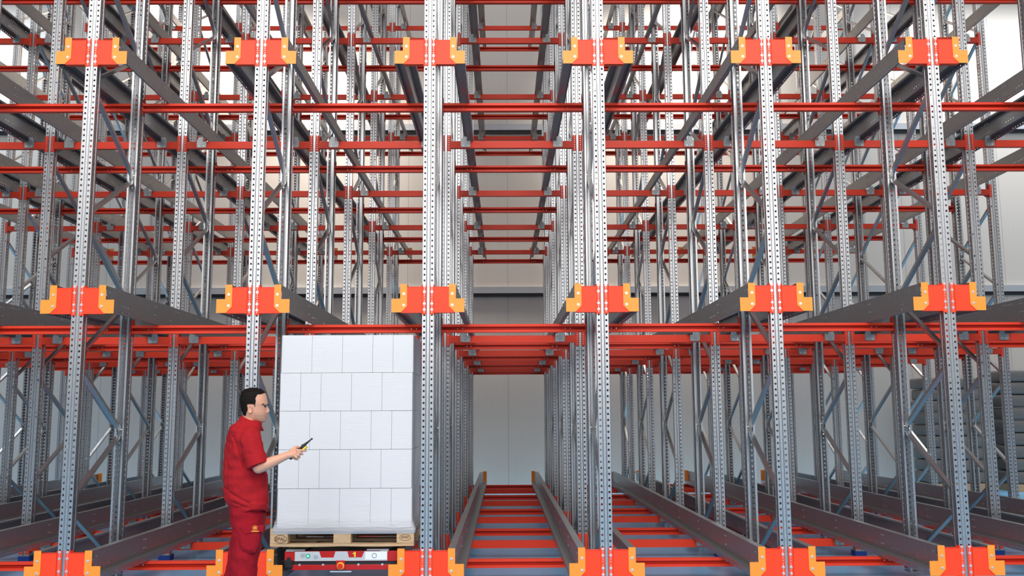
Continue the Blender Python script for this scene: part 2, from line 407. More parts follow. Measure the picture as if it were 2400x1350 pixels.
# ------------------------------------------------------------------ helpers for rounded shapes
from mathutils import noise
def at(px, py, y):
    """point of the photograph (2400 x 1350) at depth y"""
    mw_ = cam.matrix_world; d = mw_.to_3x3() @ Vector(((px - 1200) / FPX, (675 - py) / FPX, -1)); o = mw_.translation
    return o + d * ((y - o.y) / d.y)
def ell(mb, c, r, n=20, m=12, R=None):
    c = Vector(c); vs = [c + (R @ Vector((0, 0, -r[2])) if R else Vector((0, 0, -r[2])))]; fs = []
    for j in range(1, m):
        t = -PI / 2 + PI * j / m
        for i in range(n):
            a = 2 * PI * i / n; p = Vector((r[0] * math.cos(t) * math.cos(a), r[1] * math.cos(t) * math.sin(a), r[2] * math.sin(t)))
            vs.append(c + (R @ p if R else p))
    top = Vector((0, 0, r[2])); vs.append(c + (R @ top if R else top))
    for i in range(n): fs.append((0, 1 + (i + 1) % n, 1 + i))
    for j in range(m - 2):
        for i in range(n):
            a = 1 + j * n + i; b_ = 1 + j * n + (i + 1) % n; fs.append((a, b_, b_ + n, a + n))
    o = 1 + (m - 2) * n
    for i in range(n): fs.append((o + i, o + (i + 1) % n, len(vs) - 1))
    mb.add(vs, fs)
def loft(mb, rings, cap=True):
    n = len(rings[0]); vs = [p for r in rings for p in r]; fs = []
    for j in range(len(rings) - 1):
        for i in range(n):
            a = j * n + i; b_ = j * n + (i + 1) % n; fs.append((a, b_, b_ + n, a + n))
    if cap: fs += [tuple(range(n - 1, -1, -1)), tuple(range((len(rings) - 1) * n, len(rings) * n))]
    mb.add(vs, fs)
def limb(mb, pts, n=16, flat=1.0):
    """tapering tube through (point, radius), ends rounded"""
    P_ = [Vector(p) for p, r in pts]; R_ = [r for p, r in pts]
    up = None; rings = []
    for i, p in enumerate(P_):
        d = (P_[min(i + 1, len(P_) - 1)] - P_[max(i - 1, 0)]).normalized()
        if up is None: up = d.orthogonal().normalized()
        u = (up - d * up.dot(d)).normalized(); w = d.cross(u); up = u
        rings.append([p + (u * math.cos(2 * PI * k / n) + w * math.sin(2 * PI * k / n) * flat) * R_[i] for k in range(n)])
    loft(mb, rings)
    ell(mb, P_[0], (R_[0],) * 3, 12, 8); ell(mb, P_[-1], (R_[-1],) * 3, 12, 8)
def fuse(mb, name, material, voxel, smooth=4, fn=None):
    """one continuous surface out of overlapping closed shapes"""
    me = bpy.data.meshes.new(name); me.from_pydata(mb.v, [], mb.f)
    bm = bmesh.new(); bm.from_mesh(me); bmesh.ops.recalc_face_normals(bm, faces=bm.faces); bm.to_mesh(me); bm.free()
    o = bpy.data.objects.new(name, me); col.objects.link(o)
    r = o.modifiers.new('r', 'REMESH'); r.mode = 'VOXEL'; r.voxel_size = voxel; r.use_smooth_shade = True
    s_ = o.modifiers.new('s', 'SMOOTH'); s_.factor = 0.5; s_.iterations = smooth
    dg = bpy.context.evaluated_depsgraph_get()
    out_ = bpy.data.meshes.new_from_object(o.evaluated_get(dg)); bpy.data.objects.remove(o)
    if fn:
        nm = [v.normal.copy() for v in out_.vertices]
        for v, q in zip(out_.vertices, nm): v.co = v.co + q * fn(v.co)
    for p in out_.polygons: p.use_smooth = True
    out_.materials.clear(); out_.materials.append(M[material]); out_.name = name
    return out_
def text_mesh(body, size, material, ext=0.0006):
    c = bpy.data.curves.new('lettering', 'FONT'); c.body = body; c.size = size; c.extrude = ext; c.align_x = 'CENTER'; c.align_y = 'CENTER'
    o = bpy.data.objects.new('lettering', c); col.objects.link(o)
    me = bpy.data.meshes.new_from_object(o.evaluated_get(bpy.context.evaluated_depsgraph_get())); bpy.data.objects.remove(o)
    me.transform(Matrix.Rotation(PI / 2, 4, 'X')); me.materials.clear(); me.materials.append(M[material]); return me

# ------------------------------------------------------------------ the wooden pallet
PX, PY, PZ = -1.457, 0.03, 0.497
M['burn'] = mat('burnt_mark', (0.10, 0.03, 0.01), 0.8)
pal = link('wooden_pallet', None, None, (PX, PY, PZ))
tag(pal, 'pale wooden pallet carrying the white wrapped cartons', 'pallet')
brd = random.Random(3)
for y in (0, 0.35, 0.70):
    mb = MB(); n = 14; w = 0.10                                    # the lengthwise bottom boards sag a little between the blocks
    top = [(-0.6 + 1.2 * i / n, 0.022 - 0.007 * abs(math.sin(2 * PI * i / n)) * 0.6) for i in range(n + 1)]
    mb.prism([(x, z - 0.022) for x, z in top] + top[::-1], 'y', y, y + w)
    link('bottom_board', mb.mesh('bottom_board', 'wood'), pal)
for x in (-0.6, -0.0725, 0.455):
    for y in (0, 0.3275, 0.70):
        link('block', MB().box(x, x + 0.145, y + 0.001, y + 0.1, 0.022, 0.100).mesh('block', 'wood', bevel=0.003), pal)
for x in (-0.6, -0.0725, 0.455):
    link('stringer_board', MB().box(x, x + 0.145, 0, 0.8, 0.100, 0.122).mesh('stringer_board', 'wood'), pal)
for y in (0, 0.18, 0.3275, 0.515, 0.70):
    link('deck_board', MB().box(-0.6, 0.6, y, y + (0.145 if 0.3 < y < 0.4 else 0.1), 0.122, 0.144).mesh('deck_board', 'wood'), pal)
def oval(cx_, cz_, rx, rz, w, n=40):
    mb = MB(); rin = [(cx_ + (rx - w) * math.cos(2 * PI * i / n), cz_ + (rz - w) * math.sin(2 * PI * i / n)) for i in range(n)]
    ro = [(cx_ + rx * math.cos(2 * PI * i / n), cz_ + rz * math.sin(2 * PI * i / n)) for i in range(n)]
    mb.add([(a, 0, b_) for a, b_ in ro] + [(a, 0, b_) for a, b_ in rin], [(i, (i + 1) % n, (i + 1) % n + n, i + n) for i in range(n)]); return mb
mk = link('brand_mark', oval(-0.513, 0.061, 0.052, 0.033, 0.004).mesh('brand_mark', 'burn'), pal, (0, -0.0006, 0))
link('lettering', text_mesh('EPAL', 0.040, 'burn'), mk, (-0.513, -0.0004, 0.059))
mk = link('brand_mark', oval(0.527, 0.068, 0.048, 0.026, 0.003).mesh('brand_mark', 'burn'), pal, (0, -0.0006, 0))
sc_ = MB()
for i in range(9): sc_.box(0.495 + i * 0.0075, 0.4985 + i * 0.0075, -0.0004, 0.0004, 0.060 + 0.004 * (i % 3), 0.080 - 0.003 * (i % 2))
link('lettering', sc_.mesh('lettering', 'burn'), mk)

# ------------------------------------------------------------------ the cartons: five layers, each seen one a thing of its own
Wd, Nr, BHt = 0.2604, 0.1745, 0.3245
z0 = PZ + 0.1455
lay = ['bottom', 'second', 'third', 'fourth', 'top']
rb = random.Random(5)
cart_cache = {}
def carton(w, d, h):
    k_ = (w, d, h)
    if k_ not in cart_cache: cart_cache[k_] = MB().box(-w / 2, w / 2, 0, d, 0, h).mesh('carton', 'box', bevel=0.003)
    return cart_cache[k_]
for L_ in range(5):
    wide_first = L_ % 2 == 0
    seq = [Wd, Wd, Wd, Nr, Nr] if wide_first else [Nr, Nr, Wd, Wd, Wd]
    x = PX + 0.013 - 0.565 - (0.004 if L_ in (1, 2, 3) else 0)
    y0 = PY + 0.022 + (0.006 if L_ == 4 else 0)
    for i, w in enumerate(seq):
        rows, d = (4, 0.190) if w == Wd else (3, 0.2535)
        for r in range(rows):
            edge = i in (0, 4) or L_ == 4 or r == 0
            if not edge: continue
            o = link('carton', carton(w - 0.0018, d - 0.003, BHt - 0.003), None, (x + w / 2, y0 + r * d + rb.uniform(-.001, .001), z0 + L_ * BHt + 0.0015), 0)
            if r == 0:
                nth = ['first', 'second', 'third', 'fourth', 'fifth'][i]
                tag(o, '%s white carton, %s in the front row of the %s layer, counted from worker' % ('broad' if w == Wd else 'narrow', nth, lay[L_]), 'carton', 'white cartons stacked on the pallet')
            else:
                tag(o, 'white carton of the %s layer, behind the front row of the pallet' % lay[L_], 'carton', 'white cartons behind the front row, %s layer' % lay[L_])
        x += w
# stretch film round the stack, flared over the pallet edge
ft = z0 + 5 * BHt
def film_ring(x0, x1, y0, y1, z, r=0.02, wob=0.0):
    pts = []
    for cxx, cyy, a0 in ((x1 - r, y0 + r, -PI / 2), (x1 - r, y1 - r, 0), (x0 + r, y1 - r, PI / 2), (x0 + r, y0 + r, PI)):
        for i in range(5):
            a = a0 + PI / 2 * i / 4; pts.append((cxx + r * math.cos(a), cyy + r * math.sin(a), z))
    return pts
bx0, bx1, by0, by1 = PX + 0.013 - 0.565, PX + 0.013 + 0.565, PY + 0.022, PY + 0.79
rings = []
for z, e in ((PZ + 0.100, 0.030), (PZ + 0.118, 0.036), (PZ + 0.140, 0.036), (PZ + 0.165, 0.026), (PZ + 0.22, 0.013), (PZ + 0.30, 0.008), (z0 + BHt, 0.010), (z0 + BHt * 1.5, 0.007), (z0 + BHt * 2, 0.010), (z0 + BHt * 2.5, 0.007),
             (z0 + BHt * 3, 0.010), (z0 + BHt * 3.5, 0.007), (z0 + BHt * 4, 0.010), (z0 + BHt * 4.5, 0.006), (ft - 0.01, 0.006), (ft + 0.002, 0.001)):
    f_ = 0.4 if z < PZ + 0.15 else 1
    rings.append(film_ring(bx0 - e, bx1 + e, by0 - e * (1 if z > PZ + 0.15 else 0.75), by1 + e * 0.6, z))
mb = MB(); loft(mb, rings, cap=False)
tag(link('stretch_film', mb.mesh('stretch_film', 'film', smooth=True)), 'clear glossy stretch film wrapped around the white cartons', 'film')

# ------------------------------------------------------------------ pallet shuttle under the pallet
M['shred'] = mat('shuttle_red', (0.50, 0.006, 0.006), 0.35); M['shgrey'] = mat('shuttle_panel_grey', (0.55, 0.56, 0.58), 0.4)
M['white'] = mat('white_sticker', (0.85, 0.86, 0.86), 0.5); M['yellow'] = mat('yellow_paint', (0.90, 0.62, 0.03), 0.5); M['redbtn'] = mat('red_button', (0.75, 0.02, 0.01), 0.3)
m = bpy.data.materials.new('green_lamp'); m.use_nodes = True; M['green'] = m; b = m.node_tree.nodes['Principled BSDF']
b.inputs['Base Color'].default_value = (0.05, 0.6, 0.25, 1); b.inputs['Emission Color'].default_value = (0.15, 1, 0.45, 1); b.inputs['Emission Strength'].default_value = 1.6
M['greenring'] = mat('green_ring', (0.01, 0.22, 0.09), 0.3)
SX, SY = -1.5, 0.06
sh = link('pallet_shuttle', None, None, (SX, SY, 0.29))
tag(sh, 'low red and grey pallet shuttle with a green lamp under the wooden pallet', 'pallet shuttle')
def X(px): return (px - 666) / 281.0 - 1.938 - SX
def Z(py): return 0.46 - (py - 1291) / 281.0 - 0.29
link('chassis', MB().box(-0.415, 0.415, 0.03, 1.0, 0.015, 0.155).mesh('chassis', 'dark', bevel=0.004), sh)
link('lift_plate', MB().box(-0.430, -0.27, 0.0, 0.98, 0.165, 0.178).box(-0.430, -0.36, 0.0, 0.98, 0.155, 0.166).mesh('lift_plate', 'galv2', bevel=0.003), sh)
link('lift_plate', MB().box(0.245, 0.430, 0.0, 0.98, 0.165, 0.178).box(0.36, 0.430, 0.0, 0.98, 0.155, 0.166).mesh('lift_plate', 'galv2', bevel=0.003), sh)
pn = link('front_panel', MB().box(X(666), X(934), 0.0, 0.03, Z(1316), Z(1293)).mesh('front_panel', 'shred', bevel=0.002), sh)
fa = link('control_face', MB().prism([(X(690), Z(1315)), (X(907), Z(1315)), (X(907), Z(1293.5)), (X(853), Z(1293.5)), (X(847), Z(1307.5)), (X(817), Z(1307.5)), (X(813), Z(1293.5)), (X(785), Z(1293.5)), (X(781), Z(1307.5)), (X(752), Z(1307.5)), (X(747), Z(1293.5)), (X(690), Z(1293.5))][::-1], 'y', -0.004, 0.001).mesh('control_face', 'shgrey'), sh)
link('sticker', MB().box(X(855), X(906), -0.0052, -0.0042, Z(1312.5), Z(1294.5)).mesh('sticker', 'white'), fa)['label'] = 'white sticker'
rg = oval(X(876.5), Z(1303.5), 0.020, 0.020, 0.004)
lg = link('emblem', rg.mesh('emblem', 'dark'), fa, (0, -0.0056, 0))
link('green_lamp', MB().cyl((X(721), -0.004, Z(1303.5)), (0, -1, 0), 0.012, 0.011, 0.006, 20).mesh('green_lamp', 'green', smooth=False), fa)['label'] = 'lit green lamp'
link('lamp_ring', MB().cyl((X(721), -0.004, Z(1303.5)), (0, -1, 0), 0.0175, 0.0175, 0.004, 20).mesh('lamp_ring', 'greenring'), fa)
link('key_switch', MB().cyl((X(740), -0.004, Z(1303.5)), (0, -1, 0), 0.017, 0.015, 0.008, 18).box(X(740) - 0.004, X(740) + 0.004, -0.026, -0.01, Z(1303.5) - 0.012, Z(1303.5) + 0.012).mesh('key_switch', 'zinc'), fa)
ln = MB()
for i in range(3): ln.box(X(704), X(715 - i), -0.0048, -0.0040, Z(1300 + 3.2 * i), Z(1299.3 + 3.2 * i))
link('caption_lines', ln.mesh('caption_lines', 'dark'), fa)
link('number', MB().prism([(X(a), Z(b_)) for a, b_ in ((829, 1306.5), (829, 1299.2), (826, 1300.2), (825.4, 1298.2), (830, 1294.8), (832.6, 1294.8), (832.6, 1306.5))], 'y', -0.0022, -0.0008).mesh('number', 'yellow'), pn)['label'] = 'yellow number 1'
link('bumper', MB().box(X(683), X(912), 0.006, 0.03, Z(1336), Z(1324)).mesh('bumper', 'shred', bevel=0.003), sh)
link('black_skirt', MB().box(X(672), X(930), 0.010, 0.04, Z(1325), Z(1316)).mesh('black_skirt', 'black'), sh)
link('side_latch', MB().box(X(666), X(685), -0.008, 0.02, Z(1330), Z(1312)).box(X(672), X(680), -0.010, 0.0, Z(1312), Z(1306)).mesh('side_latch', 'black', bevel=0.003), sh)
for px in (701, 756, 839, 895): link('bolt', bolt_me, sh, (X(px), 0.010, Z(1325)))
es = link('stop_housing', MB().box(X(787), X(808), -0.010, 0.01, Z(1335), Z(1314)).mesh('stop_housing', 'shred', bevel=0.003), sh)
link('stop_ring', MB().cyl((X(798), -0.010, Z(1326.5)), (0, -1, 0), 0.031, 0.029, 0.006, 24).mesh('stop_ring', 'yellow'), es)
link('stop_button', MB().cyl((X(798), -0.016, Z(1326.5)), (0, -1, 0), 0.021, 0.024, 0.012, 20).mesh('stop_button', 'redbtn', bevel=0.003), es)['label'] = 'red stop button'
link('foot_plate', MB().box(X(773), X(823), -0.004, 0.03, Z(1341), Z(1338)).mesh('foot_plate', 'zinc'), sh)
for sx_ in (-1, 1):
    for y in (0.12, 0.38, 0.66, 0.90):
        link('wheel', MB().cyl((sx_ * 0.39, y, 0.035), (sx_, 0, 0), 0.034, 0.034, 0.03, 20).mesh('wheel', 'black'), sh)

# ------------------------------------------------------------------ grey wrapped stacks by the back wall
for i, (x, y, w, n_, h) in enumerate(((9.0, 11.4, 1.15, 9, 0.235), (10.5, 11.1, 1.2, 9, 0.25), (12.1, 11.4, 1.2, 8, 0.25))):
    root = link('wrapped_stack', None, None, (x, y, FLOOR))
    tag(root, ['tall grey wrapped stack of flat bundles by the back wall, innermost of three', 'tall grey wrapped stack of flat bundles, middle one of three', 'tall grey wrapped stack of flat bundles, outermost of three, farthest from rack'][i], 'stack of goods', 'grey wrapped stacks by the back wall')
    link('pallet_base', MB().box(-w / 2, w / 2, -0.4, 0.4, 0, 0.14).mesh('pallet_base', 'wood'), root)
    for j in range(n_):
        mb = MB(); e = brd.uniform(-.02, .02)
        mb.box(-w / 2 + e, w / 2 + e, -0.4, 0.4, 0, h - 0.01)
        link('bundle', mb.mesh('bundle', 'stack', bevel=0.05, smooth=True), root, (0, 0, 0.145 + j * h))

# ------------------------------------------------------------------ the worker
M['skin'] = mat('skin', (0.66, 0.32, 0.205), 0.48, 0, 0.06, 12)
M['skin'].node_tree.nodes['Principled BSDF'].inputs['Subsurface Weight'].default_value = 0.12
M['skin'].node_tree.nodes['Principled BSDF'].inputs['Subsurface Radius'].default_value = (0.02, 0.008, 0.005)
m = M['skin'].node_tree; b = m.nodes['Principled BSDF']          # short stubble on the jaw and temple of the neck
tcs = m.nodes.new('ShaderNodeTexCoord'); sps = m.nodes.new('ShaderNodeSeparateXYZ'); m.links.new(tcs.outputs['Object'], sps.inputs[0])
def mrng(o_, a, b_):
    r = m.nodes.new('ShaderNodeMapRange'); r.interpolation_type = 'SMOOTHSTEP'; r.inputs['From Min'].default_value = a; r.inputs['From Max'].default_value = b_; m.links.new(o_, r.inputs['Value']); return r.outputs[0]
k1 = mth(m, 'MULTIPLY', mrng(sps.outputs['Z'], 1.612, 1.575), mrng(sps.outputs['Z'], 1.515, 1.545))
k2 = mth(m, 'MULTIPLY', mrng(sps.outputs['X'], -1.905, -1.875), mth(m, 'MULTIPLY', k1, 0.45))
src = b.inputs['Base Color'].links[0].from_socket
mxs = m.nodes.new('ShaderNodeMix'); mxs.data_type = 'RGBA'; m.links.new(k2, mxs.inputs[0]); m.links.new(src, mxs.inputs[6]); mxs.inputs[7].default_value = (0.22, 0.14, 0.11, 1); m.links.new(mxs.outputs[2], b.inputs['Base Color'])
M['hair'] = mat('dark_hair', (0.010, 0.007, 0.006), 0.6, 0, 0.3, 60, 0.35, 160, stretch=(1, 1, .35), spec=0.08)
M['shirt'] = mat('red_work_shirt', (0.36, 0.011, 0.016), 0.85, 0, 0.12, 14, 0.15, 90, spec=0.15)
M['trousers'] = mat('red_work_trousers', (0.29, 0.008, 0.016), 0.9, 0, 0.14, 14, 0.15, 90, spec=0.12)
M['shoe'] = mat('black_work_shoe', (0.02, 0.02, 0.02), 0.5)
M['eyewhite'] = mat('eye_white', (0.42, 0.36, 0.33), 0.3); M['iris'] = mat('dark_iris', (0.03, 0.015, 0.01), 0.2)
M['lips'] = mat('lips', (0.50, 0.19, 0.15), 0.5); M['logo'] = mat('amber_embroidery', (0.85, 0.33, 0.04), 0.6)
MY = -1.2
mb = MB()
# head slices: image row, back, front, half width
HS = [(910.4, 590, 599, .009), (911.3, 584, 604, .022), (913.5, 575, 612, .046), (919, 568.5, 620, .064), (927, 565.7, 623.5, .073), (936, 564.5, 625.5, .077), (943, 564.5, 626.6, .077), (947, 564.8, 627.3, .075),
      (951, 565.2, 625.8, .072), (955, 566, 624.8, .070), (961, 567.5, 625.0, .069), (967, 570, 624.6, .066), (971, 572, 624.2, .063), (974, 573, 625.3, .061), (976.3, 574, 623.9, .059), (979.5, 576, 625.0, .056),
      (982.5, 579, 623.6, .052), (986, 584, 624.3, .044), (989, 592, 621.5, .032), (990.8, 600, 616, .016)]
def head_ring(py, xb, xf, hw, off=0.0, n=40):
    a_, b_ = at(xb, py, MY), at(xf, py, MY); cx_ = (a_.x + b_.x) / 2; A = (b_.x - a_.x) / 2 + off; hw += off; out_ = []
    for i in range(n):
        t = 2 * PI * i / n; c_, s_ = math.cos(t), math.sin(t)
        e = 0.86
        xx = A * math.copysign(abs(c_) ** e, c_); yy = hw * math.copysign(abs(s_) ** e, s_) * (1 - 0.13 * c_ - (0.10 if c_ > 0 and py > 958 else 0) * c_)
        out_.append(Vector((cx_ + xx, MY + yy, a_.z)))
    return out_
head_turn = Matrix.Translation((at(595, 950, MY).x, MY, 0)) @ Matrix.Rotation(math.radians(4), 4, 'Z') @ Matrix.Translation((-at(595, 950, MY).x, -MY, 0))
def turn(pts): return [head_turn @ Vector(p) for p in pts]
hb = MB(); loft(hb, [head_ring(*h) for h in HS])
q = lambda px, py, dy=0: at(px, py, MY) + Vector((0, dy, 0))
# nose: bridge, tip and nostrils
limb(hb, [(q(623.5, 951), .007), (q(626, 957), .0095), (q(628.2, 962.5), .0105)], 10)
ell(hb, q(628.3, 964.3), (.0105, .010, .0085), 12, 8)
for s_ in (-1, 1):
    ell(hb, q(625.0, 966.5, s_ * .011), (.010, .0075, .007), 10, 6)
    ell(hb, q(623.4, 948.0, s_ * .029), (.0095, .023, .0068), 12, 8)          # brow ridge
    # ear: rim, lobe and back
    ec = q(592.5, 959.5, s_ * .072)
    for j in range(11):
        a0 = math.radians(-120 + 27 * j); a1 = math.radians(-120 + 27 * (j + 1))
        p0 = ec + Vector((-.014 * math.cos(a0) - .003, s_ * .012, .025 * math.sin(a0))); p1 = ec + Vector((-.014 * math.cos(a1) - .003, s_ * .012, .025 * math.sin(a1)))
        if j < 10: limb(hb, [(p0, .0048), (p1, .0048)], 8)
    ell(hb, ec + Vector((.000, s_ * .003, .000)), (.013, .008, .022), 10, 8)
    ell(hb, ec + Vector((.004, s_ * .009, -.020)), (.008, .005, .009), 10, 6)
hb.v = [tuple(head_turn @ Vector(v)) for v in hb.v]
mb.add(hb.v, hb.f)
limb(mb, [(q(588, 972), .056), (q(588, 985), .057), (q(584, 1000), .062), (q(580, 1015), .075)], 20)
# torso core, arms, legs inside the clothes
TURN = math.radians(24); F = Vector((math.cos(TURN), math.sin(TURN), 0)); Rr = Vector((math.sin(TURN), -math.cos(TURN), 0))
def C(z, x): return Vector((x, MY, z))
for z0_, z1_ in ((1.38, 1.2), (1.2, 0.95)):
    for s_ in (-.09, 0, .09): limb(mb, [(C(z0_, -1.955) + Rr * s_, .075), (C(z1_, -1.945) + Rr * s_, .07)], 14)
SR = C(1.435, -1.965) + Rr * 0.185; SL = C(1.435, -1.965) - Rr * 0.185
ER = at(606, 1096, -1.40); WR = at(674, 1067, -1.36); HR = at(690, 1061, -1.35)
limb(mb, [(C(1.40, -1.955), .06), (SR, .045), ((SR * 2 + ER) / 3, .046), ((SR + ER * 2) / 3, .045), (ER, .041)], 16)
limb(mb, [(ER, .041), (ER.lerp(WR, .22), .0425), (ER.lerp(WR, .5), .037), (ER.lerp(WR, .8), .029), (WR, .0265)], 16)
limb(mb, [(C(1.40, -1.955), .06), (SL, .042), (C(1.16, -1.96) - Rr * .23, .040)], 14)
EL = C(1.16, -1.96) - Rr * .23; WL = C(0.93, -1.90) - Rr * .25
limb(mb, [(EL, .042), (WL, .028)], 14)
# left hand, relaxed
ell(mb, WL + Vector((.02, 0, -.05)), (.026, .018, .05), 12, 8)
for j in range(4): limb(mb, [(WL + Vector((.0 + .014 * j, 0, -.08)), .0095), (WL + Vector((.008 + .014 * j, -.008, -.115)), .0085), (WL + Vector((.010 + .013 * j, -.024, -.14)), .0075)], 8)
limb(mb, [(WL + Vector((.03, -.012, -.03)), .0115), (WL + Vector((.05, -.026, -.06)), .010), (WL + Vector((.048, -.034, -.085)), .0085)], 8)
# right hand closed on the handset
UX = Vector((math.cos(math.radians(43)), 0, math.sin(math.radians(43)))); VX = Vector((math.sin(math.radians(43)), 0, -math.cos(math.radians(43)))); YX = Vector((0, 1, 0))
RC = at(701, 1058, -1.335)                       # centre of the handset body
limb(mb, [(WR, .0265), (WR.lerp(HR, .45) + Vector((0, 0, -.001)), .029), (HR + Vector((.004, 0, -.004)), .028)], 14, 0.8)
ell(mb, HR + Vector((.006, .0, -.006)), (.040, .021, .034), 16, 10, Matrix.Rotation(math.radians(-20), 3, 'Y'))
for j, (a, b_, c_, d_) in enumerate(((( 697, 1056), (706, 1055.5), (714.5, 1057), (709, 1055)),
                                     ((697, 1060.5), (703, 1061.5), (709.5, 1064.5), (703, 1064)),
                                     ((695, 1065), (700, 1067), (702.5, 1072), (696, 1070)),
                                     ((691, 1069), (695, 1072.5), (697.5, 1077), (690, 1076)))):
    r_ = (.0100, .0098, .0092, .0082)[j]
    yo = -1.372
    pts = [at(*a, yo), at(*b_, yo - .004), at(*c_, yo + .012)]
    if j: pts.append(at(*d_, yo + .034))
    else: pts.append(at(717, 1056.5, yo + .022))
    limb(mb, [(p, r_ * (1 - .09 * i)) for i, p in enumerate(pts)], 10)
limb(mb, [(at(684, 1056, -1.345), .015), (at(691, 1050, -1.335), .0125), (at(697, 1047.5, -1.325), .0110), (at(703.5, 1050, -1.318), .0095)], 10)     # thumb on top
# legs
HIPR = C(.84, -1.93) + Rr * .075; HIPL = C(.84, -1.925) - Rr * .07
KR = at(579, 1325, -1.27); KL = at(554, 1325, -1.10)
AR = Vector((-1.955, -1.29, FLOOR + .09)); AL = Vector((-2.14, -1.06, FLOOR + .09))
for H_, K_, A_ in ((HIPR, KR, AR), (HIPL, KL, AL)):
    K_ = Vector((K_.x - .01, K_.y, .52))
    limb(mb, [(H_, .06), (H_.lerp(K_, .5), .052), (K_, .045), (K_.lerp(A_, .35), .046), (A_, .034)], 16)
    limb(mb, [(C(.97, -1.945), .07), (H_, .06)], 14)
    limb(mb, [(A_, .036), (A_ + Vector((.06, .02, -.045)), .030), (A_ + Vector((.13, .045, -.06)), .022)], 10)
body = fuse(mb, 'body', 'skin', 0.0034, 3)
man = link('person', None, None, (-1.95, MY, FLOOR))
tag(man, 'person in red work clothes pointing a black handset at the white cartons', 'person')
def child(name, me, label=None, parent=None):
    o = link(name, me, parent or man)
    o.location = (1.95, -MY, -FLOOR) if (parent or man) is man else (0, 0, 0)
    if label: o['label'] = label
    return o
child('body', body)
# hair: a close cap over the skull, cut round the ear, full at the crown
hm = MB(); dense = []
for i in range(len(HS) - 5):
    for t in (0, .2, .4, .6, .8):
        dense.append(tuple(HS[i][k] * (1 - t) + HS[i + 1][k] * t for k in range(4)))
rings = []
for h in dense:
    off = .003 + .0035 * max(0, 1 - abs(h[0] - 917) / 14)
    rings.append((h[0], head_ring(*h, off=off, n=128)))
zt = rings[0][1][0].z
vs = []; fs = []; n = 128
for py, r in rings:
    for p in r:
        p = p.copy(); k_ = noise.noise(p * 60) * .0010 + noise.noise(p * 160) * .0006
        p.z += .004 if py < 914 else 0; p.z += .002 if py < 911 else 0
        vs.append(head_turn @ (p + Vector((k_, k_, k_))))
def hairy(py, r, i):
    p = r[i]; px = 564.5 + (p.x - q(564.5, py).x) * 324.0
    if py < 921: return True
    if py < 927: return px < 624 - (py - 921) * 1.6                   # hairline over the forehead
    if py < 934: return px < 608.5 - (py - 927) * .5                  # temple
    if py < 948: return px < 605
    if py < 956: return px < 586 or 598.5 < px < 604
    if py < 975: return px < 586.5 - max(0, py - 962) * .55
    return False
for j in range(len(rings) - 1):
    for i in range(n):
        if hairy(rings[j][0], rings[j][1], i) and hairy(rings[j + 1][0], rings[j + 1][1], (i + 1) % n):
            a = j * n + i; b_ = j * n + (i + 1) % n; fs.append((a, b_, b_ + n, a + n))
fs.append(tuple(range(n)))
hm.add(vs, fs)
hme = hm.mesh('hair', None)
bm = bmesh.new(); bm.from_mesh(hme)
bmesh.ops.delete(bm, geom=[v for v in bm.verts if not v.link_faces], context='VERTS')
for _ in range(6): bmesh.ops.smooth_vert(bm, verts=[v for v in bm.verts if v.is_boundary], factor=0.5, use_axis_x=True, use_axis_y=True, use_axis_z=True)
bmesh.ops.solidify(bm, geom=bm.faces[:], thickness=0.006)
for f in bm.faces: f.smooth = True
bm.to_mesh(hme); bm.free(); hme.materials.append(M['hair'])
child('hair', hme, 'short dark hair')
for s_ in (-1, 1):
    e = MB(); ell(e, head_turn @ q(620.4, 953.2, s_ * .0290), (.0100, .0100, .0085), 14, 10)
    eo = child('eye', e.mesh('eye', 'eyewhite', smooth=True))
    e = MB(); ell(e, head_turn @ q(622.0, 953.3, s_ * .0320), (.0065, .0070, .0055), 12, 8)
    child('iris', e.mesh('iris', 'iris', smooth=True), parent=eo)
    e = MB(); limb(e, [(head_turn @ q(616.5, 949.2, s_ * .0545), .0022), (head_turn @ q(620.5, 947.0, s_ * .049), .0036), (head_turn @ q(624.6, 947.4, s_ * .036), .0040), (head_turn @ q(627.0, 948.4, s_ * .018), .0034)], 8)
    child('eyebrow', e.mesh('eyebrow', 'hair', smooth=True), 'dark eyebrow')
for s_ in (-1, 1):
    e = MB(); limb(e, [(head_turn @ q(617.2, 953.6, s_ * .0400), .0016), (head_turn @ q(620.0, 951.0, s_ * .0410), .0030), (head_turn @ q(623.5, 950.6, s_ * .036), .0032), (head_turn @ q(624.8, 952.6, s_ * .028), .0024)], 8)
    child('eyelash', e.mesh('eyelash', 'hair', smooth=True), 'dark lashes')
e = MB(); ell(e, head_turn @ q(623.9, 974.6), (.0075, .022, .0038), 14, 8); ell(e, head_turn @ q(623.6, 978.4), (.0075, .019, .0042), 14, 8)
child('lips', fuse(e, 'lips', 'lips', 0.0012, 2))
# shirt
def ring(z, x0, x1, b_, n=44, e=0.82, zf=None):
    h = (x1 - x0) / 2; bs = b_ * math.sin(TURN); a_ = math.sqrt(max(h * h - bs * bs, .0016)) / math.cos(TURN); out_ = []
    for i in range(n):
        t = 2 * PI * i / n; c_, s_ = math.cos(t), math.sin(t)
        p = Vector(((x0 + x1) / 2, MY, z)) + F * (a_ * math.copysign(abs(c_) ** e, c_)) + Rr * (b_ * math.copysign(abs(s_) ** e, s_))
        if zf: p.z = zf(t, p)
        out_.append(p)
    return out_
def xz(px, py): v = at(px, py, MY); return v.x, v.z
def R_(py, xa, xb, b_, **k_):
    x0, z = xz(xa, py); x1, _ = xz(xb, py); return ring(z, x0, x1, b_, **k_)
hem = lambda t, p: 0.855 + 0.075 * max(0, math.sin(t)) ** 2 + 0.03 * max(0, math.cos(t)) + 0.05 * max(0, -math.sin(t))
S = MB()
x0, _ = xz(540, 1215); x1, _ = xz(629, 1200)
